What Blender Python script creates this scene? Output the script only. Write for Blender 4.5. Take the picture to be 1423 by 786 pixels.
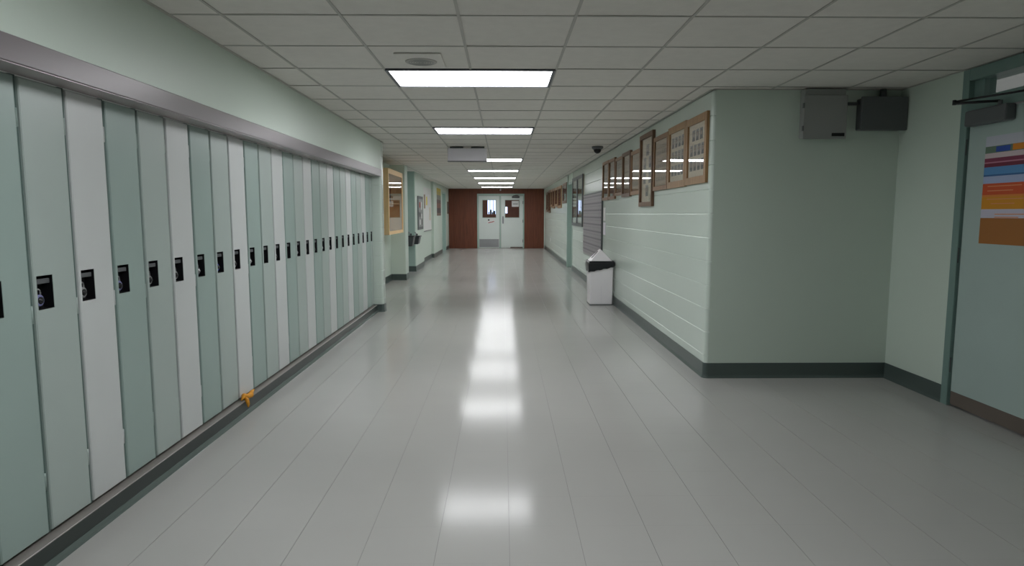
import bpy, bmesh, math, random
from mathutils import Vector, Matrix
random.seed(7)
for o in list(bpy.data.objects): bpy.data.objects.remove(o)
scene = bpy.context.scene
COL = scene.collection
R = math.radians

# ------------------------------------------------------------------ camera, world, exposure
HC = 1.395          # eye height
H = 2.405           # ceiling height
cam_d = bpy.data.cameras.new('camera')
cam_d.sensor_width = 36.0
cam_d.lens = 895.0 / 1423.0 * 36.0
cam_d.clip_start = 0.05
cam = bpy.data.objects.new('camera', cam_d); COL.objects.link(cam)
cam.location = (0, 0, HC)
cam.rotation_euler = (R(90 - 6.122), 0, R(-0.796))
scene.camera = cam
world = bpy.data.worlds.new('world'); scene.world = world
world.use_nodes = True
world.node_tree.nodes['Background'].inputs[0].default_value = (0.5, 0.47, 0.47, 1)
world.node_tree.nodes['Background'].inputs[1].default_value = 0.3
scene.view_settings.view_transform = 'Standard'
scene.view_settings.look = 'None'
scene.view_settings.gamma = 1.0
scene.view_settings.use_curve_mapping = False
scene.view_settings.exposure = 0.44
LAMP = 11.0          # brightness of every fluorescent diffuser

# ------------------------------------------------------------------ materials
def lin(c):
    return tuple(((v/255)/12.92 if v/255 <= 0.04045 else ((v/255+0.055)/1.055)**2.4) for v in c) + (1,)

def mat(name, rgb, rough=0.5, metal=0.0, var=0.04, scale=3.0, bump=0.0, bscale=60.0, spec=0.5, coat=0.0, stretch=(1, 1, 1), coord='pos'):
    m = bpy.data.materials.new(name); m.use_nodes = True
    nt = m.node_tree; b = nt.nodes['Principled BSDF']
    b.inputs['Roughness'].default_value = rough
    b.inputs['Metallic'].default_value = metal
    b.inputs['Specular IOR Level'].default_value = spec
    b.inputs['Coat Weight'].default_value = coat
    b.inputs['Coat Roughness'].default_value = 0.08
    if coord == 'pos':
        g = nt.nodes.new('ShaderNodeNewGeometry'); src = g.outputs['Position']
    else:
        g = nt.nodes.new('ShaderNodeTexCoord'); src = g.outputs['Object']
    mp = nt.nodes.new('ShaderNodeMapping'); mp.inputs['Scale'].default_value = stretch
    nt.links.new(src, mp.inputs[0])
    n = nt.nodes.new('ShaderNodeTexNoise'); n.inputs['Scale'].default_value = scale; n.inputs['Detail'].default_value = 4
    nt.links.new(mp.outputs[0], n.inputs['Vector'])
    mx = nt.nodes.new('ShaderNodeMix'); mx.data_type = 'RGBA'
    c = lin(rgb)
    mx.inputs[6].default_value = tuple(v*(1-var*2) for v in c[:3]) + (1,)
    mx.inputs[7].default_value = tuple(min(1, v*(1+var*2)) for v in c[:3]) + (1,)
    nt.links.new(n.outputs['Fac'], mx.inputs[0])
    nt.links.new(mx.outputs[2], b.inputs['Base Color'])
    if bump > 0:
        n2 = nt.nodes.new('ShaderNodeTexNoise'); n2.inputs['Scale'].default_value = bscale; n2.inputs['Detail'].default_value = 3
        nt.links.new(mp.outputs[0], n2.inputs['Vector'])
        bp = nt.nodes.new('ShaderNodeBump'); bp.inputs['Strength'].default_value = bump; bp.inputs['Distance'].default_value = 0.004
        nt.links.new(n2.outputs['Fac'], bp.inputs['Height']); nt.links.new(bp.outputs[0], b.inputs['Normal'])
        if coat > 0: nt.links.new(bp.outputs[0], b.inputs['Coat Normal'])
    return m

def wood(name, a, bcol, rough=0.45, axis='z', scale=6.0):
    m = bpy.data.materials.new(name); m.use_nodes = True
    nt = m.node_tree; b = nt.nodes['Principled BSDF']; b.inputs['Roughness'].default_value = rough
    g = nt.nodes.new('ShaderNodeNewGeometry'); mp = nt.nodes.new('ShaderNodeMapping')
    s = {'z': (9, 9, 0.6), 'y': (9, 0.6, 9), 'x': (0.6, 9, 9)}[axis]
    mp.inputs['Scale'].default_value = s
    nt.links.new(g.outputs['Position'], mp.inputs[0])
    n = nt.nodes.new('ShaderNodeTexNoise'); n.inputs['Scale'].default_value = scale; n.inputs['Detail'].default_value = 5; n.inputs['Distortion'].default_value = 0.6
    nt.links.new(mp.outputs[0], n.inputs['Vector'])
    r = nt.nodes.new('ShaderNodeValToRGB')
    r.color_ramp.elements[0].position = 0.3; r.color_ramp.elements[0].color = lin(a)
    r.color_ramp.elements[1].position = 0.7; r.color_ramp.elements[1].color = lin(bcol)
    nt.links.new(n.outputs['Fac'], r.inputs[0]); nt.links.new(r.outputs[0], b.inputs['Base Color'])
    return m

def emis(name, rgb, strength):
    m = bpy.data.materials.new(name); m.use_nodes = True
    b = m.node_tree.nodes['Principled BSDF']
    b.inputs['Base Color'].default_value = lin(rgb)
    b.inputs['Emission Color'].default_value = lin(rgb)
    b.inputs['Emission Strength'].default_value = strength
    return m

def glass(name, tint=(1, 1, 1), f0=0.03, rough=0.015):
    m = bpy.data.materials.new(name); m.use_nodes = True
    nt = m.node_tree; nt.nodes.remove(nt.nodes['Principled BSDF'])
    out = nt.nodes['Material Output']
    t = nt.nodes.new('ShaderNodeBsdfTransparent'); t.inputs[0].default_value = tint + (1,)
    g = nt.nodes.new('ShaderNodeBsdfGlossy'); g.inputs['Roughness'].default_value = rough
    lw = nt.nodes.new('ShaderNodeLayerWeight'); lw.inputs[0].default_value = 0.5
    pw = nt.nodes.new('ShaderNodeMath'); pw.operation = 'POWER'; pw.inputs[1].default_value = 5.0
    nt.links.new(lw.outputs['Facing'], pw.inputs[0])
    fr = nt.nodes.new('ShaderNodeMapRange'); fr.inputs[3].default_value = f0; fr.inputs[4].default_value = 1.0
    nt.links.new(pw.outputs[0], fr.inputs[0])
    mx = nt.nodes.new('ShaderNodeMixShader')
    nt.links.new(fr.outputs[0], mx.inputs[0]); nt.links.new(t.outputs[0], mx.inputs[1]); nt.links.new(g.outputs[0], mx.inputs[2])
    nt.links.new(mx.outputs[0], out.inputs[0])
    return m

def floor_mat(name):
    m = mat(name, (176, 176, 172), rough=0.2, var=0.03, scale=1.3, spec=0.1)
    nt = m.node_tree; b = nt.nodes['Principled BSDF']
    g = [n for n in nt.nodes if n.type == 'NEW_GEOMETRY'][0]
    n = nt.nodes.new('ShaderNodeTexNoise'); n.inputs['Scale'].default_value = 2.2; n.inputs['Detail'].default_value = 5
    nt.links.new(g.outputs['Position'], n.inputs['Vector'])
    mr = nt.nodes.new('ShaderNodeMapRange'); mr.inputs[1].default_value = 0.3; mr.inputs[2].default_value = 0.7
    mr.inputs[3].default_value = 0.128; mr.inputs[4].default_value = 0.142
    nt.links.new(n.outputs['Fac'], mr.inputs[0]); nt.links.new(mr.outputs[0], b.inputs['Roughness'])
    return m

def portrait_mat(name, face, suit, back):
    """flat print: a head and shoulders on a studio ground (Generated y = width, z = height)"""
    m = bpy.data.materials.new(name); m.use_nodes = True
    nt = m.node_tree; b = nt.nodes['Principled BSDF']; b.inputs['Roughness'].default_value = 0.6
    tc = nt.nodes.new('ShaderNodeTexCoord'); sp = nt.nodes.new('ShaderNodeSeparateXYZ')
    nt.links.new(tc.outputs['Generated'], sp.inputs[0])
    def ell(cy, cz, ry, rz):
        def mt(op, a, bb):
            n = nt.nodes.new('ShaderNodeMath'); n.operation = op
            for i, v in enumerate((a, bb)):
                if isinstance(v, (int, float)): n.inputs[i].default_value = v
                else: nt.links.new(v, n.inputs[i])
            return n.outputs[0]
        y = mt('DIVIDE', mt('SUBTRACT', sp.outputs['Y'], cy), ry); z = mt('DIVIDE', mt('SUBTRACT', sp.outputs['Z'], cz), rz)
        d = mt('ADD', mt('MULTIPLY', y, y), mt('MULTIPLY', z, z))
        return mt('LESS_THAN', d, 1.0)
    def mix(fac, a, c):
        n = nt.nodes.new('ShaderNodeMix'); n.data_type = 'RGBA'
        nt.links.new(fac, n.inputs[0])
        if isinstance(a, tuple): n.inputs[6].default_value = a
        else: nt.links.new(a, n.inputs[6])
        n.inputs[7].default_value = c
        return n.outputs[2]
    c = mix(ell(0.5, 0.02, 0.46, 0.42), lin(back), lin(suit))
    c = mix(ell(0.5, 0.62, 0.24, 0.26), c, lin(suit))
    c = mix(ell(0.5, 0.57, 0.19, 0.22), c, lin(face))
    nt.links.new(c, b.inputs['Base Color'])
    return m

def bands_mat(name, bands, grain=0.0):
    """flat print made of horizontal bands: [(top fraction, rgb), ...] along Generated z"""
    m = bpy.data.materials.new(name); m.use_nodes = True
    nt = m.node_tree; b = nt.nodes['Principled BSDF']; b.inputs['Roughness'].default_value = 0.5
    tc = nt.nodes.new('ShaderNodeTexCoord'); sp = nt.nodes.new('ShaderNodeSeparateXYZ')
    nt.links.new(tc.outputs['Generated'], sp.inputs[0])
    sub = nt.nodes.new('ShaderNodeMath'); sub.operation = 'SUBTRACT'; sub.inputs[0].default_value = 1.0
    nt.links.new(sp.outputs['Z'], sub.inputs[1])
    r = nt.nodes.new('ShaderNodeValToRGB'); r.color_ramp.interpolation = 'CONSTANT'
    cr = r.color_ramp
    cr.elements[0].position = bands[0][0]; cr.elements[0].color = lin(bands[0][1])
    cr.elements[1].position = bands[1][0]; cr.elements[1].color = lin(bands[1][1])
    for p, c in bands[2:]:
        e = cr.elements.new(p); e.color = lin(c)
    nt.links.new(sub.outputs[0], r.inputs[0]); nt.links.new(r.outputs[0], b.inputs['Base Color'])
    return m

M = {}
M['wall'] = mat('mint_block_paint', (209, 221, 212), rough=0.24, var=0.015, scale=1.5, bump=0.05, bscale=90)
M['wall_plain'] = mat('mint_wall_paint', (208, 221, 210), rough=0.4, var=0.02, scale=1.2, bump=0.04, bscale=120)
M['teal_wall'] = mat('pale_teal_paint', (180, 202, 194), rough=0.4, var=0.02)
M['ceil'] = mat('acoustic_tile', (230, 226, 220), rough=0.9, var=0.03, scale=14, bump=0.25, bscale=160, spec=0.2)
M['tbar'] = mat('ceiling_grid_paint', (186, 183, 177), rough=0.5, var=0.02)
M['plenum'] = mat('plenum_dark', (40, 40, 40), rough=0.9)
M['floor'] = floor_mat('waxed_vinyl_tile')
M['sub'] = mat('floor_adhesive', (140, 140, 136), rough=0.5)
M['base'] = mat('dark_green_vinyl_base', (78, 90, 87), rough=0.28, var=0.04, scale=4)
M['kick'] = mat('dark_locker_plinth', (52, 60, 58), rough=0.3, var=0.05, scale=4)
M['ledge'] = mat('brushed_plinth_metal', (150, 145, 140), rough=0.35, metal=0.25, var=0.04)
M['fascia'] = mat('grey_mauve_enamel', (122, 115, 118), rough=0.32, var=0.03, metal=0.1)
M['lip'] = mat('polished_lip_metal', (186, 174, 176), rough=0.25, metal=0.3, var=0.03)
M['toe'] = mat('waxed_toe_vinyl', (96, 108, 104), rough=0.1, var=0.04)
M['teal'] = mat('teal_locker_enamel', (158, 177, 171), rough=0.33, var=0.03, scale=2.5)
M['teal2'] = mat('teal_locker_enamel_pale', (175, 188, 183), rough=0.33, var=0.03, scale=2.5)  # slightly paler tone of the teal enamel, on every third locker
M['white'] = mat('white_locker_enamel', (207, 211, 210), rough=0.33, var=0.02, scale=2.5)
M['lframe'] = mat('locker_frame_teal', (112, 132, 127), rough=0.4)
M['pocket'] = mat('black_pocket', (26, 26, 28), rough=0.35)
M['steel'] = mat('brushed_steel', (165, 165, 168), rough=0.3, metal=0.9)
M['grey'] = mat('grey_box_enamel', (152, 154, 152), rough=0.45, var=0.02)
M['dgrey'] = mat('dark_grey_enamel', (92, 95, 97), rough=0.45)
M['signgrey'] = mat('light_grey_enamel', (226, 222, 230), rough=0.4, var=0.02)
M['black'] = mat('black_plastic', (24, 24, 27), rough=0.3)
M['bag'] = mat('black_bin_bag', (27, 27, 33), rough=0.3, bump=0.6, bscale=30)
M['binwhite'] = mat('white_bin_enamel', (244, 240, 243), rough=0.3, var=0.02)
M['oak'] = wood('golden_oak', (140, 106, 70), (168, 132, 90), axis='z')
M['oak_y'] = wood('golden_oak_rail', (140, 106, 70), (168, 132, 90), axis='y')
M['walnut'] = wood('walnut', (86, 62, 44), (118, 88, 64), axis='z')
M['brownw'] = wood('mid_brown_wood', (120, 88, 60), (150, 112, 76), axis='z')
M['birch'] = wood('birch_ply', (244, 202, 144), (250, 218, 168), axis='z', scale=3)
M['panel'] = wood('red_brown_panelling', (96, 50, 32), (122, 66, 42), axis='z', scale=3)
M['vest'] = wood('vestibule_panelling', (140, 88, 74), (166, 108, 92), axis='z', scale=3)
M['mat'] = mat('cream_mat_board', (216, 205, 184), rough=0.7, var=0.02)
M['mat2'] = mat('tan_mat_board', (178, 160, 138), rough=0.7, var=0.05, scale=9)
M['paper'] = mat('white_paper', (222, 222, 220), rough=0.7, var=0.01)
M['pglass'] = glass('picture_glass')
M['wglass'] = glass('window_glass', (0.9, 0.95, 0.93))
M['por1'] = portrait_mat('portrait_print', (176, 150, 132), (58, 62, 72), (128, 130, 134))
M['por2'] = portrait_mat('portrait_print_sepia', (190, 160, 130), (92, 76, 62), (150, 134, 114))
M['doorpaint'] = mat('grey_green_door_paint', (176, 194, 190), rough=0.35, var=0.02)
M['doorend'] = mat('pale_mint_door_paint', (216, 223, 219), rough=0.35, var=0.02)
M['frameend'] = mat('mint_door_frame', (168, 190, 180), rough=0.35, var=0.02)
M['jamb'] = mat('dark_teal_door_frame', (120, 146, 140), rough=0.35, var=0.02)
M['brownkick'] = mat('brown_kick_plate', (108, 98, 90), rough=0.4)
M['lens'] = emis('fluorescent_diffuser', (250, 251, 254), LAMP)
M['daylight'] = emis('daylit_window', (205, 212, 255), 1.6)
M['lampframe'] = mat('fixture_frame', (86, 88, 96), rough=0.4)
M['blue'] = mat('blue_lock_plastic', (50, 74, 190), rough=0.35)
M['lav'] = mat('lavender_lock_plastic', (120, 122, 170), rough=0.35)
M['orange'] = mat('orange_peel', (226, 150, 30), rough=0.6, var=0.2, scale=40)
M['redpaper'] = mat('red_print', (170, 60, 50), rough=0.6)

# ------------------------------------------------------------------ mesh helpers
class MB:
    def __init__(s): s.v = []; s.f = []; s.sm = []
    def box(s, x0, x1, y0, y1, z0, z1):
        b = len(s.v)
        x0, x1 = min(x0, x1), max(x0, x1); y0, y1 = min(y0, y1), max(y0, y1); z0, z1 = min(z0, z1), max(z0, z1)
        s.v += [(x0, y0, z0), (x1, y0, z0), (x1, y1, z0), (x0, y1, z0), (x0, y0, z1), (x1, y0, z1), (x1, y1, z1), (x0, y1, z1)]
        for q in ((0, 3, 2, 1), (4, 5, 6, 7), (0, 1, 5, 4), (1, 2, 6, 5), (2, 3, 7, 6), (3, 0, 4, 7)):
            s.f.append(tuple(b+i for i in q)); s.sm.append(False)
        return s
    def quad(s, *p):
        b = len(s.v); s.v += list(p); s.f.append(tuple(range(b, b+len(p)))); s.sm.append(False); return s
    def tube(s, pts, r, n=10, closed=False):
        """round rod through points"""
        pts = [Vector(p) for p in pts]; b = len(s.v); N = len(pts)
        rad = r if isinstance(r, (list, tuple)) else [r]*N
        for i, p in enumerate(pts):
            if closed: d = pts[(i+1) % N] - pts[i-1]
            else: d = pts[min(i+1, N-1)] - pts[max(i-1, 0)]
            d.normalize()
            u = d.orthogonal() if abs(d.z) > 0.9 else d.cross(Vector((0, 0, 1)))
            u.normalize(); w = d.cross(u)
            for k in range(n):
                a = 2*math.pi*k/n
                s.v.append(tuple(p + (u*math.cos(a) + w*math.sin(a))*rad[i]))
        for i in range(N if closed else N-1):
            j = (i+1) % N
            for k in range(n):
                l = (k+1) % n
                s.f.append((b+i*n+k, b+i*n+l, b+j*n+l, b+j*n+k)); s.sm.append(True)
        if not closed:
            s.f.append(tuple(b+k for k in reversed(range(n)))); s.sm.append(False)
            s.f.append(tuple(b+(N-1)*n+k for k in range(n))); s.sm.append(False)
        return s
    def lathe(s, c, prof, n=20, axis='z'):
        """prof = [(r, h)] revolved about axis through c"""
        b = len(s.v)
        for r, h in prof:
            for k in range(n):
                a = 2*math.pi*k/n; u, w = r*math.cos(a), r*math.sin(a)
                if axis == 'z': s.v.append((c[0]+u, c[1]+w, c[2]+h))
                elif axis == 'x': s.v.append((c[0]+h, c[1]+u, c[2]+w))
                else: s.v.append((c[0]+w, c[1]+h, c[2]+u))
        for i in range(len(prof)-1):
            for k in range(n):
                l = (k+1) % n
                s.f.append((b+i*n+k, b+i*n+l, b+(i+1)*n+l, b+(i+1)*n+k)); s.sm.append(True)
        s.f.append(tuple(b+k for k in reversed(range(n)))); s.sm.append(False)
        s.f.append(tuple(b+(len(prof)-1)*n+k for k in range(n))); s.sm.append(False)
        return s
    def sweep(s, path, nrm, prof, close_ends=True):
        """profile [(offset along outward normal, z)] swept along a plan path"""
        b = len(s.v); n = len(prof)
        for (x, y), (nx, ny) in zip(path, nrm):
            for off, z in prof: s.v.append((x+nx*off, y+ny*off, z))
        for i in range(len(path)-1):
            for k in range(n):
                l = (k+1) % n
                s.f.append((b+i*n+k, b+i*n+l, b+(i+1)*n+l, b+(i+1)*n+k)); s.sm.append(False)
        if close_ends:
            s.f.append(tuple(b+k for k in range(n))); s.sm.append(False)
            s.f.append(tuple(b+(len(path)-1)*n+k for k in reversed(range(n)))); s.sm.append(False)
        return s
    def build(s, name, m, parent=None, bevel=0.0, seg=1, smooth=False):
        w = Vector((0, 0, 0)); p = parent
        while p: w += p.location; p = p.parent
        if parent is None:
            xs = [v[0] for v in s.v]; ys = [v[1] for v in s.v]; zs = [v[2] for v in s.v]
            w = Vector(((min(xs)+max(xs))/2, (min(ys)+max(ys))/2, min(zs)))
        me = bpy.data.meshes.new(name)
        me.from_pydata([tuple(Vector(v)-w) for v in s.v], [], s.f)
        bm = bmesh.new(); bm.from_mesh(me)
        for i, f in enumerate(bm.faces): f.smooth = s.sm[i] or smooth
        bmesh.ops.recalc_face_normals(bm, faces=bm.faces)
        if bevel > 0:
            bmesh.ops.bevel(bm, geom=[e for e in bm.edges], offset=bevel, segments=seg, affect='EDGES', profile=0.5, clamp_overlap=True)
        bm.to_mesh(me); bm.free()
        me.materials.append(M[m] if isinstance(m, str) else m)
        o = bpy.data.objects.new(name, me); COL.objects.link(o)
        if parent: o.parent = parent
        else: o.location = w
        return o

def box(name, m, x0, x1, y0, y1, z0, z1, parent=None, bevel=0.0, seg=1):
    return MB().box(x0, x1, y0, y1, z0, z1).build(name, m, parent, bevel, seg)

def tag(o, label, cat=None, group=None, kind=None):
    o['label'] = label
    if cat: o['category'] = cat
    if group: o['group'] = group
    if kind: o['kind'] = kind
    return o

def thing(name, loc, label, cat, group=None):
    o = bpy.data.objects.new(name, None); COL.objects.link(o); o.location = loc; o.empty_display_size = 0.1
    return tag(o, label, cat, group)

def struct(o, label, cat):
    return tag(o, label, cat, None, 'structure')

def inst(name, mesh, parent, loc, scale=(1, 1, 1)):
    o = bpy.data.objects.new(name, mesh); COL.objects.link(o); o.parent = parent
    o.location = Vector(loc); o.scale = scale
    return o

def copy_tree(o, parent=None):
    c = o.copy(); COL.objects.link(c); c.parent = parent
    for ch in [q for q in ALLCH.get(o.name, [])]: copy_tree(ch, c)
    return c

# ------------------------------------------------------------------ key planes
XS = -1.71           # soffit / post face over the lockers
XD = -1.84           # locker door face
XK = -1.80           # locker plinth face
XR = 1.715           # right corridor wall
YA = 5.37            # alcove wall
XA = 3.27            # alcove side wall with the door
YP, YP2 = 9.16, 9.32 # post that ends the locker row
XL = -2.36           # left recess wall
YE = 26.3            # end wall
YB = -4.0            # wall behind the camera
T = 0.3048

# ------------------------------------------------------------------ floor: vinyl tiles
floor = struct(box('floor', 'sub', -2.9, 3.6, YB-0.2, 33.2, -0.1, -0.0025), 'pale grey waxed vinyl tile floor of the hallway', 'floor')
GX = 0.0012; GY = 0.00015
x_off = 0.025; y_off = 2.15
def floor_regions(cx, cy):
    if cy < YA: return XK-0.05 if cy < 9.2 else XL, XA
    return (XS-0.13 if cy < YP2 else XL), XR
tiles = []
i0 = int(math.floor((-2.4-x_off)/T)); i1 = int(math.ceil((XA-x_off)/T))
j0 = int(math.floor((YB-y_off)/T)); j1 = int(math.ceil((YE-y_off)/T))
for j in range(j0, j1):
    for i in range(i0, i1):
        xa, xb, ya, yb = x_off+i*T, x_off+(i+1)*T, y_off+j*T, y_off+(j+1)*T
        l, r = floor_regions((xa+xb)/2, (ya+yb)/2)
        if yb > YA > ya: r = XA
        xa, xb = max(xa, l), min(xb, r)
        yb = min(yb, YE); ya = max(ya, YB)
        if xb-xa < 0.01 or yb-ya < 0.01: continue
        tiles.append((xa, xb, ya, yb))
def vis(t):
    cx, cy = (t[0]+t[1])/2, (t[2]+t[3])/2
    return cy > 2.3 and abs(cx) < 0.82*cy+0.2
full = lambda t: abs(t[1]-t[0]-T) < 1e-6 and abs(t[3]-t[2]-T) < 1e-6
cand = sorted([t for t in tiles if vis(t)], key=lambda t: t[2]+0.001*abs(t[0]))[:300]
near = set(cand)
proto = MB().box(-T/2+GX, T/2-GX, -T/2+GY, T/2-GY, -0.0025, 0)
pm = proto.build('floor_tile', 'floor', floor); tmesh = pm.data; bpy.data.objects.remove(pm)
rest = MB(); off = -floor.location
for t in tiles:
    c = ((t[0]+t[1])/2, (t[2]+t[3])/2)
    if t in near:
        inst('floor_tile', tmesh, floor, (c[0]+off.x, c[1]+off.y, off.z-floor.location.z*0), ((t[1]-t[0])/T, (t[3]-t[2])/T, 1))
    else:
        rest.box(t[0]+GX, t[1]-GX, t[2]+GY, t[3]-GY, -0.0025, 0)
for ch in floor.children:
    pass
ro = rest.build('floor_tile_field', 'floor', floor); ro['kind'] = 'stuff'
# tile mesh was built relative to the floor's own origin; put its top at z = 0
for v in tmesh.vertices: v.co = (v.co.x + floor.location.x, v.co.y + floor.location.y, v.co.z + floor.location.z)

# ------------------------------------------------------------------ ceiling: lay-in tiles on a grid
ceiling = struct(box('ceiling', 'plenum', -2.6, 3.6, YB-0.2, YE, H+0.06, H+0.12), 'suspended ceiling of off-white lay-in acoustic tiles', 'ceiling')
CX = [-2.639, -2.036, -1.433, -0.83, -0.227, 0.376, 0.979, 1.582, 2.185, 2.788, 3.391]
RY0, RP = 4.65, 0.61
LIGHT_ROWS = [-5, 0, 5, 12, 17, 22, 27, 32]
ct = []
for k in range(-15, 37):
    ya, yb = RY0+k*RP, RY0+(k+1)*RP
    ya, yb = max(ya, YB), min(yb, YE)
    if yb-ya < 0.02: continue
    cy = (ya+yb)/2
    for c in range(len(CX)-1):
        if k in LIGHT_ROWS and c in (3, 4): continue
        l = XS if cy < YP2 else XL
        r = XA if cy < YA else XR
        xa, xb = max(CX[c], l), min(CX[c+1], r)
        if xb-xa > 0.01: ct.append((xa, xb, ya, yb))
        if ya < YA < yb and cy >= YA and CX[c+1] > XR:
            ct.append((max(CX[c], XR), min(CX[c+1], XA), ya, YA))
        if ya < YP2 < yb and cy < YP2 and CX[c] < XS:
            ct.append((max(CX[c], XL), min(CX[c+1], XS), YP2, yb))
ct = [t for t in ct if t[1]-t[0] > 0.01]
cnear = set(sorted([t for t in ct if t[3] > 2.9 and abs((t[0]+t[1])/2) < 0.85*t[3]+0.3], key=lambda t: t[2])[:300])
pm = MB().box(-0.5, 0.5, -0.5, 0.5, 0, 0.018).build('ceiling_tile', 'ceil', None); cmesh = pm.data; bpy.data.objects.remove(pm)
rest = MB(); off = -ceiling.location
for t in ct:
    w, d = t[1]-t[0]-0.004, t[3]-t[2]-0.004
    c = Vector(((t[0]+t[1])/2, (t[2]+t[3])/2, H + random.uniform(0, 0.0015)))
    if t in cnear:
        o = inst('ceiling_tile', cmesh, ceiling, c+off, (w, d, 1))
        o.rotation_euler = (random.uniform(-1, 1)*0.0015, random.uniform(-1, 1)*0.0015, 0)
    else:
        rest.box(c.x-w/2, c.x+w/2, c.y-d/2, c.y+d/2, H, H+0.018)
ro = rest.build('ceiling_tile_field', 'ceil', ceiling); ro['kind'] = 'stuff'
FW = 0.008; FZ0, FZ1 = H-0.004, H-0.0006
for x in CX[1:-1]:
    ya, yb = YB, YE
    if x > XR: yb = YA
    if x < XS: ya = YP2
    box('grid_runner', 'tbar', x-FW, x+FW, ya, yb, FZ0, FZ1, ceiling)
for k in range(-14, 36):
    y = RY0+k*RP
    for a, b in ((XS if y < YP2 else XL, XA if y < YA else XR),):
        segs = [(a, b)]
        if k in LIGHT_ROWS or (k-1) in LIGHT_ROWS: segs = [(a, CX[3]), (CX[5], b)]
        for s0, s1 in segs: box('cross_tee', 'tbar', s0, s1, y-FW, y+FW, FZ0+0.0008, FZ1, ceiling)
# wall angle trims
box('wall_angle', 'tbar', XR-0.02, XR, YA, YE, FZ0, FZ1, ceiling)
box('wall_angle', 'tbar', XS, XS+0.02, YB, YP2, FZ0, FZ1, ceiling)
box('wall_angle', 'tbar', XR, XA, YA-0.02, YA, FZ0, FZ1, ceiling)
box('wall_angle', 'tbar', XA-0.02, XA, YB, YA, FZ0, FZ1, ceiling)

# ------------------------------------------------------------------ walls
def courses(parent, path, nrm, z0, z1, step=0.2, m='wall'):
    z = z0
    while z < z1-0.01:
        zt = min(math.floor(z/step+1.0001)*step, z1)
        prof = [(-0.02, z), (-0.005, z), (-0.001, z+0.0008), (0, z+0.0025), (0, zt-0.009), (-0.0012, zt-0.005), (-0.0055, zt), (-0.02, zt)]
        MB().sweep(path, nrm, prof).build('block_course', m, parent)
        z = zt

# right corridor wall turning into the alcove
rr = 0.035
path = [(XR, 15.98), (XR, YA+rr)]; nrm = [(-1, 0), (-1, 0)]
for k in range(1, 9):
    a = math.pi/2*k/8
    path.append((XR+rr-rr*math.cos(a), YA+rr-rr*math.sin(a))); nrm.append((-math.cos(a), -math.sin(a)))
cpath, cnrm = list(path), list(nrm)
path.append((XA, YA)); nrm.append((0, -1))
wr = struct(MB().box(XR+0.012, XR+0.16, YA+0.1, 15.98, 0, H+0.05).box(XR+0.1, XA+0.15, YA+0.012, YA+0.16, 0, H+0.05).build('wall_right', 'wall_plain'),
            'mint painted block wall on the right, turning a rounded corner', 'wall')
courses(wr, cpath, cnrm, 0.0, H)
box('plastered_face', 'wall_plain', XR+rr, XA, YA, YA+0.012, 0, H, wr)
# far right wall
XR2 = 1.69
wr2 = struct(box('wall_right_far', 'wall_plain', XR2+0.012, XR2+0.2, 17.0, YE, 0, H+0.05), 'mint painted block wall on the right beyond the doorway', 'wall')
courses(wr2, [(XR2, YE), (XR2, 17.0)], [(-1, 0), (-1, 0)], 0, H)
box('lintel', 'wall_plain', XR+0.0, XR+0.2, 15.98, 17.0, 2.2, H+0.05, wr2)
# alcove side wall with door opening Y 3.57..4.63
wa = struct(MB().box(XA, XA+0.15, 4.63, YA+0.16, 0, H+0.05).box(XA, XA+0.15, YB, 3.55, 0, H+0.05).build('wall_right_alcove', 'wall_plain'),
            'shaded mint painted side wall of the alcove holding the door', 'wall')
# left: soffit over lockers, post, recess walls
wl = struct(MB().box(XS-0.5, XS, 1.40, YP, 2.015, H+0.05).box(XS-0.5, XS, YB, 1.40, 0, H+0.05).build('wall_left', 'wall_plain'),
            'mint painted soffit wall above the row of lockers', 'wall')
pl = struct(MB().box(XL, XS-0.014, YP+0.014, YP2, 0, H+0.05).build('wall_left_post', 'wall'), 'mint painted block corner post closing the locker row', 'wall')
pr_ = []; pn = []
pr_.append((XL, YP)); pn.append((0, -1))
for k in range(0, 7):
    a = math.pi/2*k/6
    pr_.append((XS-rr+rr*math.sin(a), YP+rr-rr*math.cos(a))); pn.append((math.sin(a), -math.cos(a)))
pr_.append((XS, YP2)); pn.append((1, 0))
courses(pl, pr_, pn, 0, H)
wlr = struct(MB().box(XL-0.15, XL, YP2-0.16, 13.6, 0, H+0.05).build('wall_left_recess', 'wall_plain'), 'mint painted recess wall behind the wooden display case', 'wall')
wlp = struct(MB().box(XL-0.6, -2.05, 13.6, 14.0, 0, H+0.05).build('wall_left_pilaster', 'wall_plain', bevel=0.01), 'mint painted pilaster between display case and drinking fountains', 'wall')
wlf = struct(box('wall_left_fountain', 'teal_wall', -2.55, -2.42, 14.0, 15.67, 0, H+0.05), 'pale teal recess wall carrying the drinking fountains', 'wall')
wlt = struct(MB().box(-2.42, -2.135, 15.67, 15.70, 0, H+0.05).build('wall_left_return', 'teal_wall'), 'pale teal return wall beside the drinking fountains', 'wall')
wl2 = struct(MB().box(-2.5, -2.12, 15.70, 17.35, 0, H+0.05).build('wall_left_middle', 'wall_plain', bevel=0.008), 'mint painted left wall carrying the grey framed notice', 'wall')
wl3 = struct(MB().box(-2.5, -2.28, 17.35, 20.6, 0, H+0.05).build('wall_left_board', 'wall_plain'), 'mint painted left wall set back behind the white notice board', 'wall')
wl4 = struct(MB().box(-2.5, -2.2, 20.6, 23.4, 0, H+0.05).box(-2.5, -2.2, 24.85, YE, 0, H+0.05).box(-2.5, -2.2, 23.4, 24.85, 2.2, H+0.05).build('wall_left_far', 'wall_plain'),
             'mint painted left wall around the last doorway', 'wall')
wb = struct(box('wall_back', 'wall_plain', -2.4, XA+0.2, YB-0.15, YB, 0, H+0.05), 'mint painted wall behind the viewpoint', 'wall')

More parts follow.
